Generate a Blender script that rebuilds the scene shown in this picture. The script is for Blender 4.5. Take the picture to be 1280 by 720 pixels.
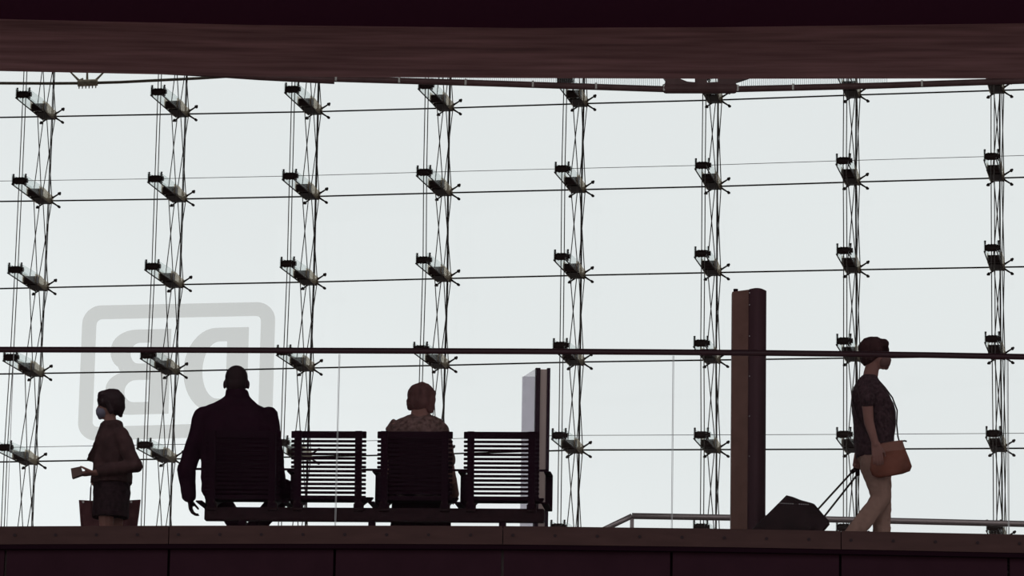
import bpy, bmesh, math, random
from mathutils import Vector, Matrix, Euler, noise
random.seed(7)
for o in list(bpy.data.objects): bpy.data.objects.remove(o, do_unlink=True)
S = bpy.context.scene
COL = S.collection
V = Vector
PI = math.pi

# ------------------------------------------------------------ camera
FPX, PITCH, ROLL, CAMZ = 4900.0, math.radians(10.5), math.radians(0.96), -3.26
_fw = V((0, math.cos(PITCH), math.sin(PITCH))); _up = V((0, -math.sin(PITCH), math.cos(PITCH))); _ri = V((1, 0, 0))
CR = math.cos(ROLL)*_ri + math.sin(ROLL)*_up
CU = -math.sin(ROLL)*_ri + math.cos(ROLL)*_up
CF = _fw
cam = bpy.data.objects.new('camera', bpy.data.cameras.new('camera')); COL.objects.link(cam)
cam.data.sensor_width = 36.0; cam.data.lens = FPX/1280*36.0
cam.data.clip_start = 0.1; cam.data.clip_end = 500
cam.matrix_world = Matrix(((CR.x, CU.x, -CF.x, 0), (CR.y, CU.y, -CF.y, 0), (CR.z, CU.z, -CF.z, CAMZ), (0, 0, 0, 1)))
S.camera = cam

def ray(x, y): return CR*((x-640)/FPX) + CU*((360-y)/FPX) + CF
def at(x, y, Y):
    d = ray(x, y); return d*(Y/d.y) + V((0, 0, CAMZ))
def at_plane(x, y, p, n):
    d = ray(x, y); c = V((0, 0, CAMZ)); return c + d*((p-c).dot(n)/d.dot(n))

# ------------------------------------------------------------ sky and exposure
SKY = 0.845
w = bpy.data.worlds.new('sky'); S.world = w; w.use_nodes = True
nt = w.node_tree; nt.nodes.clear()
out = nt.nodes.new('ShaderNodeOutputWorld'); bg = nt.nodes.new('ShaderNodeBackground')
tc = nt.nodes.new('ShaderNodeTexCoord'); sp = nt.nodes.new('ShaderNodeSeparateXYZ'); rp = nt.nodes.new('ShaderNodeValToRGB')
mr = nt.nodes.new('ShaderNodeMapRange'); mr.inputs['From Min'].default_value = -0.2; mr.inputs['From Max'].default_value = 0.4
rp.color_ramp.elements[0].position = 0.30; rp.color_ramp.elements[0].color = (0.10, 0.095, 0.09, 1)
rp.color_ramp.elements[-1].position = 0.36; rp.color_ramp.elements[-1].color = (0.93, 0.965, 0.97, 1)
nt.links.new(tc.outputs['Generated'], sp.inputs[0]); nt.links.new(sp.outputs['Z'], mr.inputs['Value'])
nt.links.new(mr.outputs['Result'], rp.inputs['Fac']); nt.links.new(rp.outputs['Color'], bg.inputs['Color'])
# the overcast sky is a little brighter low down towards the left
dx = nt.nodes.new('ShaderNodeMath'); dx.operation = 'MULTIPLY_ADD'; dx.inputs[1].default_value = 0.45
gr_ = nt.nodes.new('ShaderNodeMapRange'); gr_.inputs['From Min'].default_value = 0.06; gr_.inputs['From Max'].default_value = 0.18
gr_.inputs['To Min'].default_value = SKY*1.13; gr_.inputs['To Max'].default_value = SKY; gr_.interpolation_type = 'SMOOTHSTEP'
nt.links.new(sp.outputs['X'], dx.inputs[0]); nt.links.new(sp.outputs['Z'], dx.inputs[2]); nt.links.new(dx.outputs[0], gr_.inputs['Value'])
nt.links.new(gr_.outputs[0], bg.inputs['Strength'])
nt.links.new(bg.outputs[0], out.inputs[0])
S.view_settings.view_transform = 'Standard'; S.view_settings.look = 'None'
S.view_settings.exposure = 0.0; S.view_settings.gamma = 1.0; S.view_settings.use_curve_mapping = False

# ------------------------------------------------------------ materials
def mat(name, rgb, rough=0.6, spec=0.25, metal=0.0, tint=None, noise_scale=0, noise_amt=0.3, stretch=(1, 1, 1), bump=0.0, detail=3.0):
    m = bpy.data.materials.new(name); m.use_nodes = True
    n = m.node_tree; b = n.nodes['Principled BSDF']
    b.inputs['Base Color'].default_value = (*rgb, 1); b.inputs['Roughness'].default_value = rough
    b.inputs['Metallic'].default_value = metal; b.inputs['Specular IOR Level'].default_value = spec
    if tint: b.inputs['Specular Tint'].default_value = (*tint, 1)
    if noise_scale:
        t = n.nodes.new('ShaderNodeTexCoord'); mp = n.nodes.new('ShaderNodeMapping'); nz = n.nodes.new('ShaderNodeTexNoise')
        mp.inputs['Scale'].default_value = stretch; nz.inputs['Scale'].default_value = noise_scale; nz.inputs['Detail'].default_value = detail
        r = n.nodes.new('ShaderNodeValToRGB')
        r.color_ramp.elements[0].position = 0.3; r.color_ramp.elements[1].position = 0.7
        r.color_ramp.elements[0].color = (*[c*(1-noise_amt) for c in rgb], 1)
        r.color_ramp.elements[1].color = (*[min(1, c*(1+noise_amt)) for c in rgb], 1)
        n.links.new(t.outputs['Object'], mp.inputs[0]); n.links.new(mp.outputs[0], nz.inputs['Vector'])
        n.links.new(nz.outputs['Fac'], r.inputs['Fac']); n.links.new(r.outputs['Color'], b.inputs['Base Color'])
        if bump:
            bp = n.nodes.new('ShaderNodeBump'); bp.inputs['Strength'].default_value = bump; bp.inputs['Distance'].default_value = 0.01
            n.links.new(nz.outputs['Fac'], bp.inputs['Height']); n.links.new(bp.outputs[0], b.inputs['Normal'])
    return m
def glass(name, tint=(0.97, 0.98, 0.98), refl=0.04, rough=0.02, diff=0.0, dcol=(0.8, 0.8, 0.8)):
    """thin architectural glass: clear transmission, a faint mirror, optionally some frost"""
    m = bpy.data.materials.new(name); m.use_nodes = True; n = m.node_tree; n.nodes.clear()
    o = n.nodes.new('ShaderNodeOutputMaterial'); t = n.nodes.new('ShaderNodeBsdfTransparent'); g = n.nodes.new('ShaderNodeBsdfGlossy')
    t.inputs['Color'].default_value = (*tint, 1); g.inputs['Roughness'].default_value = rough
    x = n.nodes.new('ShaderNodeMixShader'); x.inputs['Fac'].default_value = refl
    n.links.new(t.outputs[0], x.inputs[1]); n.links.new(g.outputs[0], x.inputs[2]); last = x
    if diff:
        tr = n.nodes.new('ShaderNodeBsdfTranslucent'); tr.inputs['Color'].default_value = (*dcol, 1)
        df = n.nodes.new('ShaderNodeBsdfDiffuse'); df.inputs['Color'].default_value = (*dcol, 1)
        a = n.nodes.new('ShaderNodeAddShader'); n.links.new(tr.outputs[0], a.inputs[0]); n.links.new(df.outputs[0], a.inputs[1])
        y = n.nodes.new('ShaderNodeMixShader'); y.inputs['Fac'].default_value = diff
        n.links.new(x.outputs[0], y.inputs[1]); n.links.new(df.outputs[0], y.inputs[2]); n.links.new(tr.outputs[0], y.inputs[2]); last = y
    n.links.new(last.outputs[0], o.inputs[0]); return m

M = {
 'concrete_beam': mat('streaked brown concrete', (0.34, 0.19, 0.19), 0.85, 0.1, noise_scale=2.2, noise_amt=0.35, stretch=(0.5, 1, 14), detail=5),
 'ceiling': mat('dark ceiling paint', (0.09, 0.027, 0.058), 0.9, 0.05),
 'deck': mat('deck stone', (0.16, 0.12, 0.115), 0.5, 0.3, noise_scale=5, noise_amt=0.15),
 'ground': mat('hall stone floor', (0.32, 0.25, 0.25), 0.6, 0.2, noise_scale=2, noise_amt=0.15),
 'wall': mat('dark blocker wall', (0.05, 0.03, 0.032), 0.9, 0.1, noise_scale=1.5, noise_amt=0.15),
 'lip': mat('painted steel edge', (0.078, 0.040, 0.038), 0.7, 0.1, noise_scale=6, noise_amt=0.12, stretch=(0.6, 1, 3)),
 'bolt': mat('dark bolt', (0.026, 0.010, 0.014), 0.5, 0.2),
 'fascia': mat('dark fascia panel', (0.036, 0.0125, 0.0205), 0.75, 0.06, noise_scale=4, noise_amt=0.1),
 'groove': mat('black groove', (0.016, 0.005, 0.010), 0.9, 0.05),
 'rail': mat('dark painted handrail', (0.050, 0.021, 0.027), 0.4, 0.28),
 'bench': mat('black powder coated steel', (0.022, 0.0062, 0.0135), 0.7, 0.03),
 'beam_steel': mat('bench beam steel', (0.036, 0.015, 0.019), 0.7, 0.05, noise_scale=30, noise_amt=0.2),
 'steel_dark': mat('dark cable steel', (0.045, 0.026, 0.024), 0.5, 0.25),
 'cable': mat('steel cable', (0.10, 0.075, 0.062), 0.5, 0.3),
 'gasket': mat('black silicone joint', (0.035, 0.026, 0.018), 0.8, 0.1),
 'steel_pale': glass('frosted cream cheek', (0.95, 0.91, 0.86), 0.02, 0.2, diff=0.42, dcol=(0.95, 0.82, 0.68)),
 'steel_rail': mat('brushed rail steel', (0.30, 0.24, 0.24), 0.35, 0.5, metal=0.5),
 'fin': glass('pale fin glass', (0.95, 0.975, 0.97), 0.05, 0.08, diff=0.10, dcol=(0.8, 0.82, 0.8)),
 'facade': glass('facade glass', (0.99, 0.997, 0.995), 0.006, 0.01),
 'pane': glass('balustrade glass', (0.995, 0.995, 0.995), 0.0012, 0.02),
 'pane_edge': mat('pale glass edge', (0.55, 0.55, 0.56), 0.4, 0.3),
 'logo': glass('frosted grey film', (0.886, 0.879, 0.872), 0.0, 0.3, diff=0.05, dcol=(0.55, 0.54, 0.53)),
 'pipe': mat('brown painted pipe', (0.14, 0.075, 0.075), 0.5, 0.2, noise_scale=8, noise_amt=0.15),
 'stud': mat('bright stud', (0.8, 0.75, 0.7), 0.3, 0.5),
 'beige': mat('weathered beige clamp', (0.46, 0.40, 0.30), 0.7, 0.2, noise_scale=20, noise_amt=0.2),
 'beige_cable': mat('weathered cable', (0.20, 0.17, 0.13), 0.7, 0.2),
 'screen': glass('pale ribbed screen', (0.86, 0.88, 0.89), 0.0, 0.3, diff=0.15, dcol=(0.75, 0.76, 0.76)),
 'board_white': glass('frosted lavender display face', (0.93, 0.915, 0.94), 0.0, 0.3, diff=0.2, dcol=(0.75, 0.71, 0.77)),
 'board_dark': mat('dark board frame', (0.03, 0.010, 0.022), 0.5, 0.15),
 'board_core': mat('beige board core', (0.60, 0.46, 0.43), 0.7, 0.15),
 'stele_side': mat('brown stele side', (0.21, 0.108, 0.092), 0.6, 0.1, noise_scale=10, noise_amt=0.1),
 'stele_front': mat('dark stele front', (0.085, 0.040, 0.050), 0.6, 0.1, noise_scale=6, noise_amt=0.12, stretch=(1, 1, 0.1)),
 'speck': mat('pale fitting', (0.7, 0.62, 0.62), 0.3, 0.5),
 'skin': mat('reddish skin', (0.30, 0.14, 0.12), 0.6, 0.2, noise_scale=12, noise_amt=0.08),
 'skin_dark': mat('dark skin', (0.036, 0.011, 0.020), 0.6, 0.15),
 'skin_pale': mat('pale skin', (0.26, 0.12, 0.10), 0.6, 0.2),
 'hair_brown': mat('dark brown hair', (0.05, 0.020, 0.022), 0.7, 0.15, noise_scale=18, noise_amt=0.4, stretch=(1, 1, 0.25), bump=0.3),
 'hair_black': mat('black hair', (0.026, 0.011, 0.014), 0.6, 0.15, noise_scale=18, noise_amt=0.3, stretch=(1, 1, 0.3), bump=0.3),
 'hair_light': mat('brown bobbed hair', (0.125, 0.054, 0.052), 0.7, 0.1, noise_scale=20, noise_amt=0.4, stretch=(1, 1, 0.2), bump=0.3),
 'mask': mat('pale face mask', (0.20, 0.18, 0.24), 0.8, 0.1),
 'mask_brown': mat('brown face mask', (0.17, 0.09, 0.085), 0.8, 0.1),
 'jacket': mat('dark jacket cloth', (0.063, 0.030, 0.031), 0.85, 0.1, noise_scale=9, noise_amt=0.35, bump=0.4),
 'black_coat': mat('black coat cloth', (0.026, 0.0072, 0.016), 0.9, 0.02, noise_scale=8, noise_amt=0.2),
 'shirt': mat('dark patterned blouse', (0.060, 0.031, 0.038), 0.8, 0.1, noise_scale=42, noise_amt=0.42, detail=2),
 'blouse': mat('brown patterned blouse', (0.165, 0.092, 0.086), 0.8, 0.1, noise_scale=34, noise_amt=0.5, detail=2),
 'trousers': mat('tan trousers', (0.36, 0.212, 0.175), 0.85, 0.08, noise_scale=7, noise_amt=0.18, stretch=(1.6, 1, 0.6), bump=0.6),
 'dark_trousers': mat('dark trousers', (0.06, 0.030, 0.028), 0.85, 0.1),
 'skirt_and_shade': mat('long dark skirt and torso shade', (0.030, 0.0095, 0.018), 0.9, 0.04),
 'skirt': mat('dark skirt', (0.030, 0.014, 0.018), 0.85, 0.1, noise_scale=40, noise_amt=0.4),
 'leather': mat('brown leather', (0.235, 0.078, 0.055), 0.6, 0.15, noise_scale=6, noise_amt=0.35, bump=0.2),
 'leather_band': mat('lighter leather band', (0.30, 0.125, 0.095), 0.5, 0.25, noise_scale=9, noise_amt=0.15),
 'tote': mat('brown tote canvas', (0.115, 0.043, 0.047), 0.8, 0.1, noise_scale=14, noise_amt=0.25),
 'luggage': mat('black luggage nylon', (0.032, 0.015, 0.018), 0.7, 0.15, noise_scale=10, noise_amt=0.3, bump=0.3),
 'phone': mat('brown wallet', (0.15, 0.085, 0.075), 0.5, 0.2),
 'shoe': mat('dark shoe', (0.05, 0.03, 0.03), 0.6, 0.2),
 'eye': mat('eye', (0.2, 0.16, 0.16), 0.2, 0.4),
}

# ------------------------------------------------------------ mesh helpers
class MB:
    def __init__(s): s.bm = bmesh.new(); s.T = Matrix.Identity(4)
    def _add(s, verts, faces):
        vs = [s.bm.verts.new(s.T @ V(v)) for v in verts]
        for f in faces:
            try: s.bm.faces.new([vs[i] for i in f])
            except ValueError: pass
        return vs
    def box(s, c, size, R=None):
        R = R or Matrix.Identity(3); c = V(c); h = [d/2 for d in size]
        vs = [c + R @ V((sx*h[0], sy*h[1], sz*h[2])) for sx in (-1, 1) for sy in (-1, 1) for sz in (-1, 1)]
        s._add(vs, [(0, 1, 3, 2), (4, 6, 7, 5), (0, 4, 5, 1), (2, 3, 7, 6), (0, 2, 6, 4), (1, 5, 7, 3)]); return s
    def rbox(s, c, size, b=0.004, R=None):
        """box with chamfered edges along all sides"""
        t = bmesh.new(); bmesh.ops.create_cube(t, size=1.0)
        for v in t.verts: v.co = V((v.co.x*size[0], v.co.y*size[1], v.co.z*size[2]))
        bmesh.ops.bevel(t, geom=list(t.edges), offset=b, segments=2, affect='EDGES')
        R = R or Matrix.Identity(3)
        for v in t.verts: v.co = R @ v.co + V(c)
        s.merge(t); return s
    def merge(s, t):
        for v in t.verts: v.co = s.T @ v.co
        me = bpy.data.meshes.new('tmp'); t.to_mesh(me); t.free(); s.bm.from_mesh(me); bpy.data.meshes.remove(me)
    def cyl(s, p0, p1, r0, r1=None, seg=10, cap=True):
        p0, p1 = V(p0), V(p1); r1 = r0 if r1 is None else r1
        d = (p1-p0).normalized(); a = d.orthogonal().normalized(); b = d.cross(a)
        vs = [p + (a*math.cos(2*PI*i/seg) + b*math.sin(2*PI*i/seg))*r for p, r in ((p0, r0), (p1, r1)) for i in range(seg)]
        fs = [(i, (i+1) % seg, seg+(i+1) % seg, seg+i) for i in range(seg)]
        if cap: fs += [tuple(range(seg))[::-1], tuple(range(seg, 2*seg))]
        s._add(vs, fs); return s
    def tube(s, pts, r, seg=8):
        pts = [V(p) for p in pts]; n = len(pts); rs = r if isinstance(r, (list, tuple)) else [r]*n
        rings = []; a = None
        for i, p in enumerate(pts):
            d = (pts[min(i+1, n-1)] - pts[max(i-1, 0)]).normalized()
            a = d.orthogonal().normalized() if a is None else (a - d*a.dot(d)).normalized()
            b = d.cross(a); rings.append([p + (a*math.cos(2*PI*k/seg)+b*math.sin(2*PI*k/seg))*rs[i] for k in range(seg)])
        s.rings(rings); return s
    def rings(s, rings, cap=True):
        n = len(rings[0]); vs = [v for r in rings for v in r]; fs = []
        for j in range(len(rings)-1):
            for i in range(n): fs.append((j*n+i, j*n+(i+1) % n, (j+1)*n+(i+1) % n, (j+1)*n+i))
        if cap: fs += [tuple(range(n))[::-1], tuple(range((len(rings)-1)*n, len(rings)*n))]
        s._add(vs, fs); return s
    def ball(s, c, rad, R=None, u=12, v=8):
        c = V(c); rad = (rad,)*3 if not isinstance(rad, (tuple, list)) else rad; R = R or Matrix.Identity(3)
        t = bmesh.new(); bmesh.ops.create_uvsphere(t, u_segments=u, v_segments=v, radius=1)
        for q in t.verts: q.co = c + R @ V((q.co.x*rad[0], q.co.y*rad[1], q.co.z*rad[2]))
        s.merge(t); return s
    def hull(s, c0, r0, c1, r1):
        t = bmesh.new()
        for c, r in ((V(c0), r0), (V(c1), r1)):
            g = bmesh.ops.create_icosphere(t, subdivisions=2, radius=r)
            for q in g['verts']: q.co += c
        bmesh.ops.delete(t, geom=list(t.faces), context='FACES_KEEP_BOUNDARY') if False else None
        t2 = bmesh.new()
        for q in t.verts: t2.verts.new(q.co)
        t.free()
        h = bmesh.ops.convex_hull(t2, input=list(t2.verts))
        kill = [x for x in t2.verts if not x.link_faces]
        for x in kill: t2.verts.remove(x)
        s.merge(t2); return s
    def prism(s, poly, ext):
        """poly: list of 3D points, extruded by the vector ext"""
        n = len(poly); ext = V(ext); vs = [V(p) for p in poly] + [V(p)+ext for p in poly]
        fs = [(i, (i+1) % n, n+(i+1) % n, n+i) for i in range(n)] + [tuple(range(n))[::-1], tuple(range(n, 2*n))]
        s._add(vs, fs); return s
    def bevel(s, off, seg=2, ang=0.5):
        ed = [x for x in s.bm.edges if len(x.link_faces) == 2 and x.calc_face_angle(0) > ang]
        bmesh.ops.bevel(s.bm, geom=ed, offset=off, segments=seg, affect='EDGES'); return s
    def build(s, name, m, parent=None, smooth=False):
        bmesh.ops.recalc_face_normals(s.bm, faces=list(s.bm.faces))
        me = bpy.data.meshes.new(name); s.bm.to_mesh(me); s.bm.free()
        me.materials.append(m)
        if smooth:
            for p in me.polygons: p.use_smooth = True
        return put(name, me, parent)
def put(name, me, parent=None):
    o = bpy.data.objects.new(name, me); COL.objects.link(o)
    if parent:
        o.parent = parent; o.matrix_parent_inverse = MW(parent).inverted()
    return o
def MW(o):
    m = o.matrix_basis.copy()
    if o.parent: m = MW(o.parent) @ o.matrix_parent_inverse @ m
    return m
def tag(o, label, cat, group=None, kind=None):
    if label: o['label'] = label
    if cat: o['category'] = cat
    if group: o['group'] = group
    if kind: o['kind'] = kind
    return o
def thing(name, label, cat, loc=(0, 0, 0), rz=0.0, group=None):
    o = bpy.data.objects.new(name, None); COL.objects.link(o); o.empty_display_size = 0.2
    o.location = loc; o.rotation_euler = (0, 0, rz)
    return tag(o, label, cat, group)
def structure(o, label=None):
    o['kind'] = 'structure'
    if label: o['label'] = label
    return o

# ============================================================ SETTING: decks, hall, facade
# deck front edge, a shallow curve in plan
EDGE = [(-12.0, 29.6), (-9.0, 28.45), (-6.0, 27.55), (-3.52, 26.97), (-2.39, 26.78), (-1.17, 26.60), (0.03, 26.47), (1.44, 26.42), (2.2, 26.43), (3.5, 26.465), (6.0, 26.62), (9.0, 26.95), (12.0, 27.45)]
def edge_y(x):
    for (x0, y0), (x1, y1) in zip(EDGE, EDGE[1:]):
        if x <= x1: return y0 + (y1-y0)*(x-x0)/(x1-x0)
    return EDGE[-1][1]
def edge_pts(x0, x1, step=0.3, off=0.0, z=0.0):
    n = max(1, int(abs(x1-x0)/step)); return [V((x0+(x1-x0)*i/n, edge_y(x0+(x1-x0)*i/n)+off, z)) for i in range(n+1)]
def strip(x0, x1, y_off0, y_off1, z0, z1, step=0.3):
    """a bar that follows the curved deck edge"""
    mb = MB(); rings = []
    for p in edge_pts(x0, x1, step):
        rings.append([V((p.x, p.y+y_off0, z0)), V((p.x, p.y+y_off1, z0)), V((p.x, p.y+y_off1, z1)), V((p.x, p.y+y_off0, z1))])
    mb.rings(rings); return mb
DECK_BACK = 34.0
mb = MB(); pts = edge_pts(-12, 12, 0.5, 0.10)
mb.rings([[V((p.x, p.y, -0.45)), V((p.x, DECK_BACK, -0.45)), V((p.x, DECK_BACK, 0)), V((p.x, p.y, 0))] for p in pts])
structure(mb.build('floor', M['deck']))
mb = MB(); mb.box((0, 14, -4.96), (34, 92, 0.12)); structure(mb.build('ground', M['ground']), 'stone floor of the lower hall')

# joints of glass and edge panels along the deck edge
PIT = 1.146
JX0 = -1.18                                   # panel joint under the second seat of the bench
joints = [JX0 + PIT*k for k in range(-9, 12)]
lip = structure(MB().box((0, 29.0, -0.3), (23.6, 1.4, 0.12)).build('trim_1', M['groove']), 'steel edge beam along the front of the deck')
for k in range(0, len(joints)-1, 2):
    a, b = joints[k], joints[min(k+2, len(joints)-1)]
    strip(a+0.003, b-0.003, -0.015, 0.10, -0.125, 0.0).build('edge_plate', M['lip'], lip)
x = -4.55
while x < 5.2:
    MB().cyl((x, edge_y(x)-0.022, -0.062), (x, edge_y(x)-0.012, -0.062), 0.011, seg=8).build('bolt', M['bolt'], lip); x += 0.2865
strip(-11.6, 11.6, -0.006, 0.05, -0.156, -0.126).build('under_lip_shade', M['groove'], lip)  # dark strip that paints the shade line below the deck lip
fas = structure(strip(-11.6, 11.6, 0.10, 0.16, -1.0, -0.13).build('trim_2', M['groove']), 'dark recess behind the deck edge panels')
for a, b in zip(joints, joints[1:]): strip(a+0.009, b-0.009, 0.05, 0.09, -0.95, -0.155).build('fascia_panel', M['fascia'], fas)

# upper deck: ceiling and its hanging edge beam
BEAM = [(-12, 27.35), (-3.65, 27.03), (-1.84, 27.06), (0, 26.98), (1.44, 26.9), (3.56, 26.735), (12, 26.2)]
mb = MB(); rings = []
for x, y in BEAM: rings.append([V((x, y, 3.25)), V((x, y+0.10, 3.28)), V((x, y+0.40, 3.9)), V((x, y, 3.9))])
mb.rings(rings); structure(mb.build('trim_3', M['concrete_beam']), 'brown concrete edge beam of the upper deck')
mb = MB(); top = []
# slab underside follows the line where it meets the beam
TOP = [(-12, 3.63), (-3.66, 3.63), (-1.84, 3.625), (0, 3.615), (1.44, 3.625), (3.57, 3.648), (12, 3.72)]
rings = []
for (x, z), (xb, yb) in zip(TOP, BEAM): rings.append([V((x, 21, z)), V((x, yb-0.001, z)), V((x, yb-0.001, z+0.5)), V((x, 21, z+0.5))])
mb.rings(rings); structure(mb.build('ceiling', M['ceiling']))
mb = MB(); mb.box((0, 41.5, 13.2), (34, 28, 0.4)); structure(mb.build('sky_blocker_slab', M['ceiling']), 'unseen slab over the atrium, added to keep out sky light')  # out of view, added so daylight enters only through the facade
for sx, nm in ((-1, 'blocker_wall_left'), (1, 'blocker_wall_right')):  # unseen side walls, added to cut sky light and keep the silhouettes dark
    structure(MB().box((sx*16.5, 41.5, 4.2), (0.4, 28, 18.2)).build(nm, M['wall']))
structure(MB().box((0, -31.8, -2.4), (30, 0.4, 5.0)).build('blocker_wall_back', M['wall']))  # unseen low wall behind the camera, added to block light on the fronts

# ------------------------------------------------------------ facade geometry (8 visible cable trusses, slightly curved in plan)
SC = 1.2
CX = [x*SC for x in (-5.393, -3.812, -2.255, -0.735, 0.776, 2.286, 3.807, 5.362)]
CY = [y*SC for y in (44.481, 44.193, 43.866, 43.538, 43.187, 42.911, 42.599, 42.292)]
Z0 = 10.153*SC + CAMZ
ROWZ = [Z0 - SC*r for r in (0, 0.999, 1.996, 2.986, 4.0, 5.0)]
SEEN = {(0,0):(66,145.6),(0,1):(61.5,251),(0,2):(56.5,359.5),(0,3):(51,466.7),(0,4):(44,576.7),
 (1,0):(232.5,142.5),(1,1):(229,248.7),(1,2):(225.5,355.7),(1,3):(220.3,464),(1,4):(216,573.7),
 (2,0):(398,139.5),(2,1):(395.3,245.5),(2,2):(392.9,352.5),(2,3):(388.6,460),(2,4):(385,571),
 (3,0):(562.5,135),(3,1):(560.5,241),(3,2):(560,348.1),(3,3):(556.7,456.6),(3,4):(553.5,567.5),
 (4,0):(730,129.5),(4,1):(727.5,237),(4,2):(726.7,344.2),(4,3):(725.5,452.5),(4,4):(724.2,562.5),
 (5,0):(898,125),(5,1):(897,233),(5,2):(896.5,340.7),(5,3):(895.5,450),(5,4):(896,562),
 (6,0):(1070.7,118.7),(6,1):(1070,227.5),(6,2):(1070.7,337.2),
 (7,0):(1250,113),(7,1):(1250,222.5),(7,2):(1250.5,334),(7,4):(1252.5,560.5)}
NODE = {}
for c in range(8):
    base = V((CX[c], CY[c], 0)); n = V((0, 1, 0))
    dev = {}
    for r in range(6):
        if (c, r) in SEEN:
            p = at(*SEEN[(c, r)], CY[c]); NODE[(c, r)] = p; dev[r] = p - V((CX[c], CY[c], ROWZ[r]))
    for r in range(6):
        if (c, r) not in NODE:
            k = min(dev, key=lambda q: abs(q-r)); NODE[(c, r)] = V((CX[c], CY[c], ROWZ[r])) + dev[k]
    d = NODE[(c, 0)] - NODE[(c, 1)]; NODE[(c, -1)] = NODE[(c, 0)] + d; NODE[(c, -2)] = NODE[(c, 0)] + 2*d
    d = NODE[(c, 5)] - NODE[(c, 3)]; d = d/2
    for r in range(6, 12): NODE[(c, r)] = NODE[(c, 5)] + d*(r-5)
for r in range(-2, 12):
    for c, (a, b) in ((-1, (0, 1)), (8, (7, 6))): NODE[(c, r)] = 2*NODE[(a, r)] - NODE[(b, r)]
    for c, (a, b) in ((-2, (-1, 0)), (9, (8, 7)), (-3, (-2, -1)), (10, (9, 8)), (-4, (-3, -2)), (11, (10, 9))): NODE[(c, r)] = 2*NODE[(a, r)] - NODE[(b, r)]
def facing(c):
    a, b = NODE[(max(c-1, 0), 2)], NODE[(min(c+1, 7), 2)]
    u = V((b.x-a.x, b.y-a.y, 0)).normalized(); return u, V((u.y, -u.x, 0))     # along the facade, towards the hall
U0 = (V((CX[7], CY[7], 0)) - V((CX[0], CY[0], 0))).normalized(); N0 = V((U0.y, -U0.x, 0))

mb = MB(); g = 0.006
for c in range(-4, 11):
    for r in range(-2, 11):
        q = [NODE[(c, r)], NODE[(c+1, r)], NODE[(c+1, r+1)], NODE[(c, r+1)]]
        m_ = sum(q, V())/4; q = [m_ + (p-m_)*0.992 for p in q]
        mb.prism([p - N0*0.012 for p in q], N0*0.018)
win = structure(mb.build('window_1', M['facade']), 'tall glass facade of square panes hung on cable trusses')
for r in range(-1, 11):
    MB().tube([NODE[(c, r)] for c in range(-4, 12)], 0.0105, 6).build('glazing_joint', M['gasket'], win)
for c in range(-3, 11):
    MB().tube([NODE[(c, r)] for r in range(-2, 12)], 0.0078, 6).build('glazing_joint', M['gasket'], win)

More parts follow.
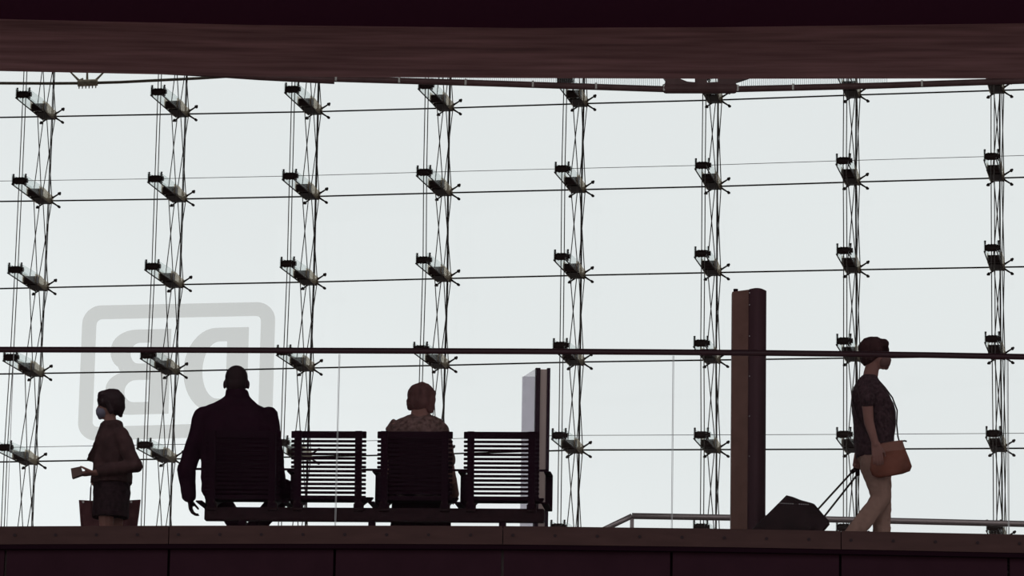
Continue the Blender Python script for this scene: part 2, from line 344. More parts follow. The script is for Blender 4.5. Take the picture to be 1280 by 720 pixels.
# ------------------------------------------------------------ cable trusses with glass-finned brackets
DEP = 1.113*SC
def bracket_meshes():
    """local frame: origin at the spider, +x along the facade, -y towards the hall, z up"""
    out = {}
    def mk(key, mb, m, smooth=False):
        bmesh.ops.recalc_face_normals(mb.bm, faces=list(mb.bm.faces))
        me = bpy.data.meshes.new(key); mb.bm.to_mesh(me); mb.bm.free(); me.materials.append(m)
        if smooth:
            for p in me.polygons: p.use_smooth = True
        out[key] = me
    hw, ox = 0.080, -0.032                                                # half width, and the arm sits a little left of the joint
    b = MB(); bw = 0.078                                                  # dark forged arm and hub between the fins
    lo = [(-0.50, -0.058), (-0.22, -0.072), (-0.02, -0.052)]
    b.prism([V((ox-bw, y, z)) for y, z in lo] + [V((ox-bw, y, z+0.018)) for y, z in lo[::-1]], (2*bw, 0, 0))
    b.prism([V((ox-bw, -0.13, -0.06)), V((ox-bw, -0.02, -0.052)), V((ox-bw, -0.02, 0.01)), V((ox-bw, -0.10, -0.01))], (2*bw, 0, 0))
    b.cyl((ox-hw-0.016, -0.57, 0), (ox+hw+0.016, -0.57, 0), 0.055, seg=16)
    mk('bracket', b, M['steel_dark'])
    for sx in (-1, 1):
        x0 = ox + sx*hw - 0.006
        f = MB(); f.prism([V((x0, -DEP-0.04, 0.085)), V((x0, -DEP-0.04, -0.05)), V((x0, -0.10, -0.062)), V((x0, -0.03, -0.02)), V((x0, -0.10, 0.055)), V((x0, -0.5, 0.10))], (0.012, 0, 0))
        mk('glass_fin%d' % sx, f, M['fin'])
        e_ = MB(); e_.tube([V((x0+0.006, -DEP-0.035, -0.052)), V((x0+0.006, -0.10, -0.066))], 0.0085, 6)
        mk('edge_rod%d' % sx, e_, M['steel_dark'])
        ck = MB(); xx = ox + sx*(hw+0.010) - 0.004
        ck.prism([V((xx, -0.66, 0.07)), V((xx, -0.66, -0.05)), V((xx, -0.22, -0.075)), V((xx, -0.02, -0.05)), V((xx, 0.0, 0.06)), V((xx, -0.20, 0.06)), V((xx, -0.42, 0.085))], (0.008, 0, 0))
        mk('cheek_plate%d' % sx, ck, M['steel_pale'])
    r = MB(); prof = [(-0.082, 0.030), (-0.072, 0.042), (-0.05, 0.047), (-0.02, 0.048), (0.02, 0.048), (0.05, 0.047), (0.072, 0.042), (0.082, 0.030)]
    r.rings([[V((ox*0.5+x, -DEP+math.cos(2*PI*k/16)*q, math.sin(2*PI*k/16)*q)) for k in range(16)] for x, q in prof])
    for x in (-0.04, 0.0, 0.04): r.cyl((ox*0.5+x-0.006, -DEP, 0), (ox*0.5+x+0.006, -DEP, 0), 0.052, seg=16)
    for sx in (-1, 1):
        xx = ox*0.5 + sx*(hw+0.006)
        r.box((xx, -DEP, 0.005), (0.014, 0.07, 0.12)); r.cyl((xx, -DEP, 0.05), (xx, -DEP, 0.095), 0.010, 0.014, 8)
    r.cyl((ox*0.5+hw, -DEP, 0), (ox*0.5+hw+0.035, -DEP, 0), 0.024, 0.034, 12)
    mk('roller', r, M['steel_dark'])
    s_ = MB()
    for sx in (-1, 1):
        for sz in (-1, 1):
            s_.tube([V((sx*0.03, -0.05, sz*0.012)), V((sx*0.085, -0.035, sz*0.05)), V((sx*0.155, -0.03, sz*0.095))], [0.017, 0.012, 0.0095], 8)
            s_.cyl((sx*0.15, -0.055, sz*0.092), (sx*0.15, 0.0, sz*0.092), 0.017, 0.019, 10)
            s_.ball((sx*0.163, -0.035, sz*0.10), 0.017, u=8, v=6)
    s_.ball((0, -0.06, 0), (0.042, 0.045, 0.028))
    mk('spider_fitting', s_, M['steel_dark'])
    return out
BM = bracket_meshes()
where = ['nearest the left edge', 'crossing the mirrored logo', 'just right of the mirrored logo',
 'rising behind the seated woman', 'just right of the narrow display board', 'just left of the dark totem column', 'passing behind the woman with the suitcase', 'nearest the right edge']
for c in range(8):
    u, n = facing(c); rz = math.atan2(u.y, u.x)
    t = thing('cable_truss', 'vertical cable truss holding the glass facade, ' + where[c], 'cable truss', NODE[(c, 11)], 0, 'cable trusses of the glass facade')
    def loc(r, x, y, z=0): return NODE[(c, r)] + u*x - n*y + V((0, 0, z))
    rows = range(-1, 12)
    for sx in (-0.021, 0.021):
        MB().tube([loc(r, sx, -DEP) for r in rows], 0.0068, 6).build('front_cable', M['cable'], t)
    for sg in (-1, 1):
        MB().tube([loc(r, (0.055 if (r % 2 == 0) == (sg > 0) else -0.055), -0.56, -0.0) for r in rows], 0.0068, 6).build('bracing_cable', M['cable'], t)
        MB().tube([loc(r, 0.055, (-0.50 if (r % 2 == 0) == (sg > 0) else -0.05)) for r in rows], 0.0068, 6).build('bracing_cable', M['cable'], t)
    MB().tube([loc(r, -0.004, -0.04) for r in rows], 0.007, 6).build('main_rod', M['steel_dark'], t)
    for r in range(0, 6):
        b = bpy.data.objects.new('bracket', BM['bracket']); COL.objects.link(b); b.parent = t
        b.location = NODE[(c, r)]; b.rotation_euler = (0, 0, rz); b.matrix_parent_inverse = MW(t).inverted()
        for key, nm in (('glass_fin-1', 'glass_fin'), ('glass_fin1', 'glass_fin'), ('edge_rod-1', 'edge_rod'), ('edge_rod1', 'edge_rod'), ('cheek_plate-1', 'cheek_plate'), ('cheek_plate1', 'cheek_plate'), ('roller', 'roller'), ('spider_fitting', 'spider_fitting')):
            q = bpy.data.objects.new(nm, BM[key]); COL.objects.link(q); q.parent = b
# two thin stabilising wires running through the rollers
for r, lab in ((1, 'thin horizontal wire across the facade through the upper brackets'), (4, 'thin horizontal wire across the facade just behind the bench backs')):
    pts = []
    for c in range(-4, 12):
        u, n = facing(min(max(c, 0), 7)); pts.append(NODE[(c, r)] + n*DEP)
    tag(MB().tube(pts, 0.0038, 6).build('stabilising_wire', M['steel_dark']), lab, 'wire', 'thin wires across the facade')

# ------------------------------------------------------------ mirrored logo outside the glass
LP = V((CX[1], CY[1], 0)) - N0*0.14
def lp(x, y): return at_plane(80+x/3.6, 360+y/3.6, LP, N0)
def arc(cx, cy, rx, ry, a0, a1, n=9): return [(cx+rx*math.cos(math.radians(a0+(a1-a0)*i/n)), cy-ry*math.sin(math.radians(a0+(a1-a0)*i/n))) for i in range(n+1)]
def shape(outer, holes, name, parent):
    """flat sheet with counters, 3 cm thick"""
    bm = bmesh.new(); eds = []
    for loop in [outer]+holes:
        vs = [bm.verts.new(lp(*p)) for p in loop]
        eds += [bm.edges.new((vs[i], vs[(i+1) % len(vs)])) for i in range(len(vs))]
    r = bmesh.ops.triangle_fill(bm, edges=eds, use_beauty=True, use_dissolve=False, normal=N0)
    ex = bmesh.ops.extrude_face_region(bm, geom=list(bm.faces))
    for v in ex['geom']:
        if isinstance(v, bmesh.types.BMVert): v.co -= N0*0.03
    mb = MB(); mb.bm.free(); mb.bm = bm
    return mb.build(name, M['logo'], parent)
sign = thing('logo_sign', 'large pale grey mirrored two letter logo in a rounded frame on the facade', 'sign', lp(500, 690))
def sk(x, y):   # logo coordinates 0..1 to the zoomed frame (slight slant of the facade seen obliquely)
    tl, tr, bl, br = V((85, 80)), V((950, 62)), V((60, 688)), V((933, 662))
    a = tl.lerp(tr, x); b = bl.lerp(br, x); p = a.lerp(b, y); return (p.x, p.y)
def rr(x0, y0, x1, y1, rx, ry):
    pts = arc(x1-rx, y0+ry, rx, ry, 0, 90) + arc(x0+rx, y0+ry, rx, ry, 90, 180) + arc(x0+rx, y1-ry, rx, ry, 180, 270) + arc(x1-rx, y1-ry, rx, ry, 270, 360)
    return [sk(*p) for p in pts]
shape(rr(0, 0, 1, 1, 0.095, 0.135), [rr(0.071, 0.10, 0.929, 0.90, 0.03, 0.043)], 'frame', sign)
# letter on the right (spine right, bowl left)
Dl = [sk(0.865, 0.185), sk(0.865, 0.815)] + [sk(*p) for p in [(0.70, 0.815)] + arc(0.70, 0.5, 0.165, 0.315, 270, 90, 20)[1:]]
Dh = [sk(0.757, 0.285), sk(0.757, 0.715)] + [sk(*p) for p in [(0.715, 0.715)] + arc(0.715, 0.5, 0.085, 0.215, 270, 90, 16)[1:]]
shape(Dl, [Dh], 'letter', sign)
Bl = [sk(0.462, 0.185), sk(0.462, 0.815)] + [sk(*p) for p in arc(0.26, 0.655, 0.125, 0.16, 270, 180, 8) + arc(0.255, 0.62, 0.12, 0.125, 180, 112, 6) + arc(0.262, 0.35, 0.108, 0.14, 232, 180, 6) + arc(0.285, 0.325, 0.13, 0.14, 180, 90, 8)]
h1 = [sk(0.36, 0.282), sk(0.36, 0.438)] + [sk(*p) for p in arc(0.30, 0.36, 0.045, 0.078, 270, 90, 12)]
h2 = [sk(0.36, 0.558), sk(0.36, 0.725)] + [sk(*p) for p in arc(0.285, 0.6415, 0.055, 0.0835, 270, 90, 12)]
shape(Bl, [h1, h2], 'letter', sign)

# ------------------------------------------------------------ suspended pipe, ribbed screen and outside cable near the upper beam
YP = 41.0
pp = thing('suspended_pipe', 'thick brown sagging pipe with a clamp, hung below the upper deck beam', 'pipe', at(875, 110, YP))
def px(*q): return [at(x, y, YP) for x, y in q]
MB().tube(px((-300, 61), (325, 96), (418, 98.5), (620, 104.5), (832, 111.5)), 0.034, 12).build('pipe_run', M['pipe'], pp)
MB().tube(px((918, 111.5), (1100, 107), (1250, 102.0), (1500, 93), (1700, 86)), 0.034, 12).build('pipe_run', M['pipe'], pp)
MB().tube(px((200, 88.5), (325, 96.0), (418, 99.8)), [0.03, 0.038, 0.046], 12).build('sleeve', M['pipe'], pp)
mb = MB(); mb.tube(px((829, 111), (832, 110.5), (918, 110.5), (921, 111)), [0.045, 0.056, 0.056, 0.045], 14)
mb.build('clamp_sleeve', M['pipe'], pp)
mb = MB()
prof = [(824, 86), (832, 100), (831, 104), (832, 108), (918, 108), (919, 105), (921, 102), (935, 97), (950, 86)]
for pl in ([(822, 86), (832, 100), (831, 104), (832, 108), (870, 108), (870, 102.8), (859, 101.8), (851, 98.6), (850, 86)],
           [(869, 86), (869, 108), (884, 108), (884, 86)],
           [(898, 86), (898, 102.3), (884, 102.8), (884, 108), (918, 108), (919, 105), (921, 102), (936, 97), (952, 86)]):
    mb.prism([at(x, y, YP-0.04) for x, y in pl], (0, 0.08, 0))
mb.build('hanger_plate', M['pipe'], pp)
for x, y in ((420, 98.5), (499, 100.7), (582, 103.5), (666, 106), (745, 108.5), (830, 111), (922, 111), (991, 109.7), (1152, 105.5)):
    p = at(x, y, YP); MB().cyl(p + V((0, -0.036, -0.03)), p + V((0, -0.036, 0.035)), 0.012, seg=8).build('stud', M['stud'], pp)
mb = MB(); x = 420
def pipe_y(x): return 98.5+(x-418)*13/414 if x < 832 else (111.5 if x < 918 else 111.5-(x-918)*9.5/332)
while x < 1110:
    if not 826 < x < 926:
        a = at(x, pipe_y(x)-3, YP+0.01); b = at(x, pipe_y(x)-22, YP+0.01); mb.box((a+b)/2, (0.009, 0.006, (b-a).length))
    x += 2.45
mb.build('ribbed_screen', M['screen'], pp)
cc = thing('outside_cable', 'pale weathered sagging cable with a spiky clamp at top left outside the glass', 'cable', at(109, 104, 56.5))
MB().tube([at(x, y, 56.5) for x, y in ((-120, 101), (0, 104), (60, 104.3), (105, 104), (150, 102.7), (250, 97.8), (420, 87))], 0.022, 8).build('cable_run', M['beige_cable'], cc)
mb = MB(); a = at(97, 104, 56.5); b = at(122, 103, 56.5)
mb.cyl(a, b, 0.05, seg=12)
for i in range(6):
    p = a.lerp(b, (i+0.5)/6); mb.cyl(p + V((0, 0, -0.04)), p + V((0, 0, -0.085)), 0.012, 0.008, 6)
for (x0, y0), (x1, y1) in (((99, 101), (88, 90)), ((120, 100), (131, 89)), ((109, 100), (109, 80)), ((99, 101), (104, 98))):
    mb.cyl(at(x0, y0, 56.5), at(x1, y1, 56.5), 0.02, 0.012, 6)
mb.build('clamp', M['beige'], cc)

# ============================================================ DECK FURNITURE
# handrail and glass balustrade
hr = [(-900, 440), (-400, 437.6), (0, 437), (210, 437.4), (420, 438.3), (660, 439.2), (800, 440), (940, 441), (1040, 442.2), (1160, 443.8), (1280, 446), (1600, 452), (2000, 460)]
pts = []
for x, y in hr:
    X = at(x, y, 26.6).x; X = at(x, y, edge_y(X)+0.03).x; pts.append(at(x, y, edge_y(X)+0.03))
tag(MB().tube(pts, 0.0205, 14).build('handrail', M['rail'], smooth=True), 'long dark round handrail along the front edge of the deck', 'handrail')
RZ = lambda x: next((a.z+(b.z-a.z)*(x-a.x)/(b.x-a.x) for a, b in zip(pts, pts[1:]) if x <= b.x), pts[-1].z)
glab = {-3.472: 'before the girl and seated man', -1.18: 'before the seated woman', 1.112: 'before the totem column', 3.404: 'cut off at the right edge'}
for a in (-3.472, -1.18, 1.112, 3.404):
    b = a + 2*PIT
    rings = []; n = 8
    g0 = thing('balustrade_pane', 'clear glass balustrade pane under the handrail, ' + glab[a], 'glass balustrade', (a+PIT, edge_y(a+PIT)+0.03, 0), 0, 'glass balustrade panes')
    for i in range(n+1):
        x = a+0.006+(b-a-0.012)*i/n; y = edge_y(x)+0.03
        rings.append([V((x, y-0.006, -0.02)), V((x, y+0.006, -0.02)), V((x, y+0.006, RZ(x)-0.018)), V((x, y-0.006, RZ(x)-0.018))])
    MB().rings(rings).build('pane', M['pane'], g0)
    for x in (a+0.0035, b-0.0035):
        MB().box((x, edge_y(x)+0.03, RZ(x)/2-0.01), (0.003, 0.013, RZ(x)-0.03)).build('polished_edge', M['pane_edge'], g0)

# ---------------- bench: four slatted seats on one beam
BY = math.radians(5.0); UB = V((math.cos(BY), -math.sin(BY), 0)); NB = V((math.sin(BY), math.cos(BY), 0))
bc = at(464.7, 600, 28.33); BO = V((bc.x, bc.y, 0))
def bl(x, y, z): return BO + UB*x + NB*y + V((0, 0, z))
RB = Matrix((UB, NB, V((0, 0, 1)))).transposed()
bench = thing('bench', 'dark four seat bench with slatted metal seats, seen from behind', 'bench', BO, -BY)
SP = 0.6325
def bbox(mb, c, size): mb.box(bl(*c), size, RB)
mb = MB(); mb.rbox(bl(0.015, 0.07, 0.303), (2.49, 0.08, 0.098), 0.006, RB); mb.build('beam', M['beam_steel'], bench)
TILT = 0.05
for k in range(4):
    xc = (k-1.5)*SP
    mb = MB(); z = 0.902; h = 0.052
    for i in range(15):
        zc = z - h/2; y = -TILT*(zc-0.40)/0.5
        mb.rbox(bl(xc, y, zc), (0.552, 0.012, h), 0.003, RB); z -= h + 0.0118; h = 0.0192 if i < 13 else 0.030
    br = mb.build('backrest', M['bench'], bench)
    for sx in (-1, 1):
        mb = MB()
        pts_ = [bl(xc+sx*0.222, -0.022-TILT, 0.90), bl(xc+sx*0.222, -0.022, 0.39), bl(xc+sx*0.222, -0.01, 0.345)]
        for a, b in zip(pts_, pts_[1:]):
            for q in (0,):
                d = b-a; mb.prism([a-UB*0.025-NB*0.012, a+UB*0.025-NB*0.012, a+UB*0.025+NB*0.012, a-UB*0.025+NB*0.012], d)
        mb.build('upright', M['bench'], br)
    mb = MB()
    for i in range(13):
        f = i/12; y = 0.03+0.43*f; zz = 0.408 + 0.05*f - 0.02*math.sin(PI*f) + 0.02*f
        mb.rbox(bl(xc, y, zz), (0.552, 0.028, 0.012), 0.003, RB)
    st = mb.build('seat', M['bench'], bench)
    for sx in (-1, 1):
        mb = MB(); a = bl(xc+sx*0.222, 0.0, 0.385); 
        mb.prism([bl(xc+sx*0.222-0.012, 0.0, 0.40), bl(xc+sx*0.222-0.012, 0.0, 0.372), bl(xc+sx*0.222-0.012, 0.20, 0.385), bl(xc+sx*0.222-0.012, 0.46, 0.445), bl(xc+sx*0.222-0.012, 0.46, 0.465), bl(xc+sx*0.222-0.012, 0.2, 0.405)], UB*0.024)
        mb.build('seat_bracket', M['bench'], st)
        mb = MB()
        for dx in (-0.018, 0.018): mb.cyl(bl(xc+sx*0.222+dx, -0.02, 0.385), bl(xc+sx*0.222+dx, -0.034, 0.385), 0.010, seg=8); mb.cyl(bl(xc+sx*0.222+dx, 0.03, 0.33), bl(xc+sx*0.222+dx, 0.02, 0.33), 0.010, seg=8)
        mb.box(bl(xc+sx*0.222, 0.02, 0.352), (0.07, 0.05, 0.05), RB)
        mb.build('bolted_clamp', M['beam_steel'], st)
for k in range(5):
    xc = (k-2)*SP
    mb = MB(); ww = 0.05
    mb.rbox(bl(xc, 0.325, 0.645), (ww, 0.21, 0.014), 0.003, RB)
    mb.rbox(bl(xc, 0.425, 0.517), (ww, 0.012, 0.27), 0.003, RB)
    mb.rbox(bl(xc, 0.21, 0.388), (ww, 0.44, 0.012), 0.003, RB)
    if k not in (0, 4): mb.rbox(bl(xc, -0.03, 0.622), (0.14, 0.014, 0.016), 0.003, RB)
    else: mb.rbox(bl(xc-(0.02 if k == 4 else -0.02), -0.03, 0.622), (0.10, 0.014, 0.016), 0.003, RB)
    mb.build('armrest', M['bench'], bench)
    mb = MB(); mb.box(bl(xc-0.03 if k else xc+0.03, 0.07, 0.37), (0.05, 0.03, 0.03), RB)
for xp in (301, 465, 629.5):
    p = at(xp, 655, 28.4); lx = (p-BO).dot(UB)
    mb = MB(); mb.rbox(bl(lx, 0.07, 0.128), (0.05, 0.05, 0.256), 0.004, RB); mb.rbox(bl(lx, 0.07, 0.006), (0.14, 0.14, 0.012), 0.003, RB)
    mb.build('leg', M['bench'], bench)

# ---------------- narrow display board seen almost edge-on
YB = 30.0
a = at(668, 460, YB); floorz = 0.0
sb = thing('display_board', 'narrow upright display board with a pale face and dark edges behind the end seat', 'display board', (a.x+0.05, YB+0.1, 0))
ztop = at(670, 460, YB).z
far = at(652.5, 470.5, YB+0.45); 
L0 = V((at(668, 600, YB).x, YB, 0)); L1 = V((far.x, YB+0.45, 0)); dd = (L1-L0).normalized(); nn = V((-dd.y, dd.x, 0)) * -1
if nn.x < 0: nn = -nn
thick = at(686, 600, YB).x - at(668, 600, YB).x
def slab(mb, off0, off1, s0, s1, z0, z1):
    mb.prism([L0+V((off0, 0, z0))+dd*s0, L0+V((off1, 0, z0))+dd*s0, L0+V((off1, 0, z0))+dd*s1, L0+V((off0, 0, z0))+dd*s1], (0, 0, z1-z0)); return mb
slab(MB(), 0.004, 0.016, 0.02, 0.455, 0.06, ztop).build('display_face', M['board_white'], sb)
slab(MB(), 0.0, 0.034, 0.0, 0.03, 0.0, ztop+0.002).build('edge_frame', M['board_dark'], sb)
slab(MB(), 0.034, thick-0.022, 0.02, 0.05, 0.0, ztop-0.006).build('core', M['board_core'], sb)
slab(MB(), thick-0.022, thick, 0.0, 0.03, 0.0, ztop+0.002).build('edge_frame', M['board_dark'], sb)
slab(MB(), 0.0, thick, 0.44, 0.46, 0.0, ztop+0.002).build('edge_frame', M['board_white'], sb)

# ---------------- dark totem column
YS = 28.85
st = thing('totem_column', 'tall dark free standing totem column with a rounded front face', 'column', (at(937, 680, YS).x, YS+0.15, 0))
xl, xm, xr = at(915.5, 500, YS).x, at(935, 500, YS).x, at(958, 500, YS).x
zt = at(937, 362, YS).z
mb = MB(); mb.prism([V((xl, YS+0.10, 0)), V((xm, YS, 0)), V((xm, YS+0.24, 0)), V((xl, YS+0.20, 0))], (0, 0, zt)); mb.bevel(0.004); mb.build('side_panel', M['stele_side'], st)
prof = [V((xm+0.002, YS, 0))]
for i in range(1, 13):
    t_ = i/12; prof.append(V((xm+(xr-xm)*t_, YS - 0.075*math.sin(PI*min(1, t_*1.0)) + 0.05*t_*t_, 0)))
prof += [V((xr, YS+0.22, 0)), V((xm+0.002, YS+0.24, 0))]
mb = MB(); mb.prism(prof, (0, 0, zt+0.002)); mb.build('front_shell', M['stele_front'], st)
kx = at(921, 360, YS).x; MB().cyl((kx, YS+0.14, zt), (kx, YS+0.14, zt+0.028), 0.018, seg=12).build('cap_knob', M['groove'], st)
for y in (366, 381, 420, 470, 520, 570): 
    p = at(931.5 if y < 0 else 937, y, YS-0.022); MB().cyl(p + V((0, 0.02, 0)), p, 0.004, seg=8).build('rivet', M['speck'], st)

# ---------------- railing on the far side of the deck
YR = 33.6
fr = thing('far_railing', 'low steel and glass railing behind the totem column, sloping down at its left end', 'railing', (at(1040, 660, YR).x, YR, 0))
rp_ = [at(x, y, YR) for x, y in ((790, 645), (1035, 649.2), (1280, 655.0), (1700, 664.5), (2300, 678))]
MB().tube(rp_, 0.027, 12).build('top_rail', M['steel_rail'], fr, smooth=True)
MB().tube([at(790, 645, YR), at(766, 656.5, YR), at(730, 674, YR), at(690, 693.4, YR)], 0.024, 12).build('stair_rail', M['steel_rail'], fr, smooth=True)
def rz_(x):
    for p_, q_ in zip(rp_, rp_[1:]):
        if x <= q_.x: return p_.z + (q_.z-p_.z)*(x-p_.x)/(q_.x-p_.x)
    return rp_[-1].z
for xp in (790, 1420, 1850, 2290):
    x = at(xp, 650, YR).x; MB().box((x, YR, rz_(x)/2), (0.034, 0.02, rz_(x))).build('post', M['steel_rail'], fr)
js = [at(xp, 650, YR).x for xp in (793, 831, 1147, 1463, 1779, 2095)]
for a, b in zip(js, js[1:]):
    MB().prism([V((a+0.004, YR-0.006, 0.02)), V((b-0.004, YR-0.006, 0.02)), V((b-0.004, YR-0.006, rz_(b)-0.02)), V((a+0.004, YR-0.006, rz_(a)-0.02))], (0, 0.012, 0)).build('glass_infill', M['pane'], fr)

# ============================================================ PEOPLE
def blob(name, prims, m, parent, vox=0.008, it=4, wrinkle=0.0, wfreq=9.0, clip=None):
    """closed prims grown together into one continuous surface"""
    mb = MB()
    for p in prims:
        k = p[0]
        if k == 'c': mb.hull(p[1], p[3], p[2], p[4])
        elif k == 'e': mb.ball(p[1], p[2], p[3] if len(p) > 3 else None, 20, 14)
        elif k == 'r': mb.rings(p[1])
        elif k == 'p': mb.prism(p[1], p[2])
    bmesh.ops.recalc_face_normals(mb.bm, faces=list(mb.bm.faces))
    bmesh.ops.triangulate(mb.bm, faces=[f for f in mb.bm.faces if len(f.verts) > 4])
    me = bpy.data.meshes.new('tmp'); mb.bm.to_mesh(me); mb.bm.free()
    o = bpy.data.objects.new('tmp', me); COL.objects.link(o)
    a = o.modifiers.new('r', 'REMESH'); a.mode = 'VOXEL'; a.voxel_size = vox
    b = o.modifiers.new('s', 'SMOOTH'); b.factor = 0.5; b.iterations = it
    dg = bpy.context.evaluated_depsgraph_get(); dg.update()
    r = bpy.data.meshes.new_from_object(o.evaluated_get(dg)); r.name = name
    bpy.data.objects.remove(o, do_unlink=True); bpy.data.meshes.remove(me)
    if wrinkle:
        co = [(v.co.copy(), v.normal.copy()) for v in r.vertices]
        for v, (c_, n_) in zip(r.vertices, co):
            v.co = c_ + n_*(wrinkle*noise.noise(V((c_.x*wfreq, c_.y*wfreq, c_.z*wfreq*0.7))) + wrinkle*0.5*noise.noise(c_*wfreq*2.3))
    r.materials.clear(); r.materials.append(m)
    for p in r.polygons: p.use_smooth = True
    return put(name, r, parent)
def ring(c, A, a, B, b, n=20, sq=1.0): return [c + A*(a*math.copysign(abs(math.cos(2*PI*i/n))**sq, math.cos(2*PI*i/n))) + B*(b*math.copysign(abs(math.sin(2*PI*i/n))**sq, math.sin(2*PI*i/n))) for i in range(n)]
def frame(F, Uv=V((0, 0, 1))):
    F = F.normalized(); L = Uv.cross(F).normalized(); U_ = F.cross(L); return F, L, U_
def head_prims(C, F, U_=V((0, 0, 1)), s=1.0, ears=True):
    F, L, U_ = frame(F, U_); R = Matrix((F, L, U_)).transposed()
    h = lambda f, l, u: C + (F*f + L*l + U_*u)*s
    P = [('e', h(-0.012, 0, 0.028), (0.098*s, 0.077*s, 0.086*s), R), ('e', h(0.026, 0, -0.035), (0.066*s, 0.060*s, 0.078*s), R),
         ('e', h(0.066, 0, -0.094), (0.025*s, 0.030*s, 0.020*s), R), ('e', h(0.070, 0, 0.026), (0.024*s, 0.055*s, 0.016*s), R),
         ('c', h(0.086, 0, 0.012), h(0.104, 0, -0.026), 0.009*s, 0.014*s), ('e', h(0.082, 0, -0.056), (0.014*s, 0.026*s, 0.008*s), R), ('e', h(0.080, 0, -0.068), (0.013*s, 0.022*s, 0.008*s), R)]
    for sl in (-1, 1):
        P.append(('e', h(0.062, sl*0.036, -0.022), (0.02*s, 0.02*s, 0.02*s), R))
        if ears: P.append(('e', h(-0.008, sl*0.079, -0.012), (0.018*s, 0.011*s, 0.031*s), R))
    return P, h, R
def hand_prims(W, D, Nn, side, curl=0.5, s=1.0, spread=0.1):
    """wrist W, D along the hand, Nn palm normal, side = direction to the thumb"""
    D = D.normalized(); side = (side - D*side.dot(D)).normalized(); Nn = (Nn - D*Nn.dot(D)); Nn = (Nn - side*Nn.dot(side)).normalized()
    P = []
    for k, o in enumerate((0.030, 0.010, -0.010, -0.029)):
        P.append(('c', W + side*o*0.7*s, W + (D*0.085 + side*o)*s, 0.014*s, 0.012*s))
    lens = (0.072, 0.082, 0.076, 0.060)
    for k, o in enumerate((0.031, 0.0105, -0.010, -0.030)):
        p = W + (D*0.088 + side*o)*s; ang = curl*0.5; dirn = None
        for j, f in enumerate((0.45, 0.31, 0.24)):
            dirn = (D*math.cos(ang) + Nn*math.sin(ang) + side*(spread*(1.2-k*0.8)*0.4)).normalized()
            q = p + dirn*lens[k]*f*s; P.append(('c', p, q, (0.0098-0.0007*j)*s, (0.0091-0.0007*j)*s)); p = q; ang += curl*0.75
    a = W + (D*0.025 + side*0.026)*s; b = a + (D*0.042 + side*0.028 + Nn*0.022*(0.5+curl))*s; c = b + (D*0.030 + side*0.004 + Nn*0.016*(0.5+curl))*s
    P += [('c', a, b, 0.016*s, 0.011*s), ('c', b, c, 0.0105*s, 0.009*s)]
    return P
Z = V((0, 0, 1))

# ---------------- woman walking right with suitcase
YW = 28.45
def W(x, y, dy=0.0): return at(x, y, YW+dy)
PXW = 28.45/4900*1.01
F = V((1, 0, 0)); L = V((0, 1, 0))
wl = W(1094, 697); wroot = thing('person', 'woman in dark patterned blouse and tan trousers walking right, pulling a suitcase', 'person', (wl.x, YW, 0))
RW = [(469, 1079, 1096, .065), (474, 1073, 1098, .10), (480, 1068.5, 1102, .15), (487, 1066, 1107, .185), (496, 1064, 1113, .195), (505, 1063.5, 1118, .195), (514, 1064, 1120, .19), (524, 1066, 1120, .18), (538, 1067, 1119, .178), (552, 1067, 1118, .185), (565, 1068, 1117, .195), (573, 1070, 1115.5, .195)]
def wr(inset, rows): return [ring(W((b+f)/2, y), F, (f-b)/2*PXW - inset, L, w_ - inset) for y, b, f, w_ in rows]
hc = W(1094, 442.5)
HP, hW, HR = head_prims(hc, V((1, 0, -0.06)), s=0.98)
hipN, kneeN, ankN = W(1091.5, 579, -0.085), W(1102, 623, -0.09), W(1061, 674, -0.095)
hipF, kneeF, ankF = W(1096, 578, 0.085), W(1103, 625, 0.085), W(1102, 681, 0.09)
elb, wri = W(1086, 527, -0.25), W(1094.5, 555, -0.325)
elbF, wriF = W(1078, 528, 0.215), W(1073, 568, 0.235)
toeN = W(1076, 693.5, -0.095); toeF = W(1121, 692.5, 0.09)
body = HP + [('c', W(1088, 470), W(1091, 455), 0.058, 0.052), ('r', wr(0.012, RW)),
    ('c', W(1082, 481, -0.155), elb, 0.050, 0.037), ('c', elb, wri, 0.038, 0.026),
    ('c', W(1082, 481, 0.155), elbF, 0.050, 0.037), ('c', elbF, wriF, 0.038, 0.026),
    ('c', hipN, kneeN, 0.092, 0.058), ('c', kneeN, ankN, 0.052, 0.036), ('c', hipF, kneeF, 0.092, 0.055), ('c', kneeF, ankF, 0.052, 0.036),
    ('c', ankN, toeN, 0.034, 0.028), ('c', ankF + V((-0.03, 0, -0.045)), toeF, 0.034, 0.026), ('c', ankF, ankF+V((-0.03, 0, -0.045)), 0.034, 0.034)]
body += hand_prims(wri, W(1097.5, 575, -0.32)-W(1094.5, 555, -0.325), V((0.0, 1, 0)), V((1, 0, 0)), 0.40)
body += hand_prims(wriF, V((-0.1, 0, -1)), V((-0.3, -1, 0)), V((0.6, 0.3, 0)), 1.9)
wb = blob('body', body, M['skin'], wroot, 0.0065, 3)
hem = RW[:]
blob('blouse', [('r', wr(0.0, RW)), ('c', W(1081, 481, -0.15), W(1084, 501, -0.225), 0.064, 0.056), ('c', W(1081, 481, 0.15), W(1082, 501, 0.21), 0.064, 0.054)], M['shirt'], wroot, 0.008, 4, 0.006, 9)
tr = [('r', [ring(W((b+f)/2, y), F, (f-b)/2*PXW, L, w_) for y, b, f, w_ in ((563, 1071, 1115, .175), (570, 1070, 1116, .182), (580, 1075.5, 1116, .18), (590, 1083, 1116, .165))]),
    ('c', hipN, kneeN, 0.104, 0.070), ('c', kneeN, ankN, 0.070, 0.066), ('c', hipF, kneeF, 0.108, 0.066), ('c', kneeF, W(1102, 679, 0.09), 0.067, 0.066)]
blob('trousers', tr, M['trousers'], wroot, 0.008, 3, 0.008, 15)
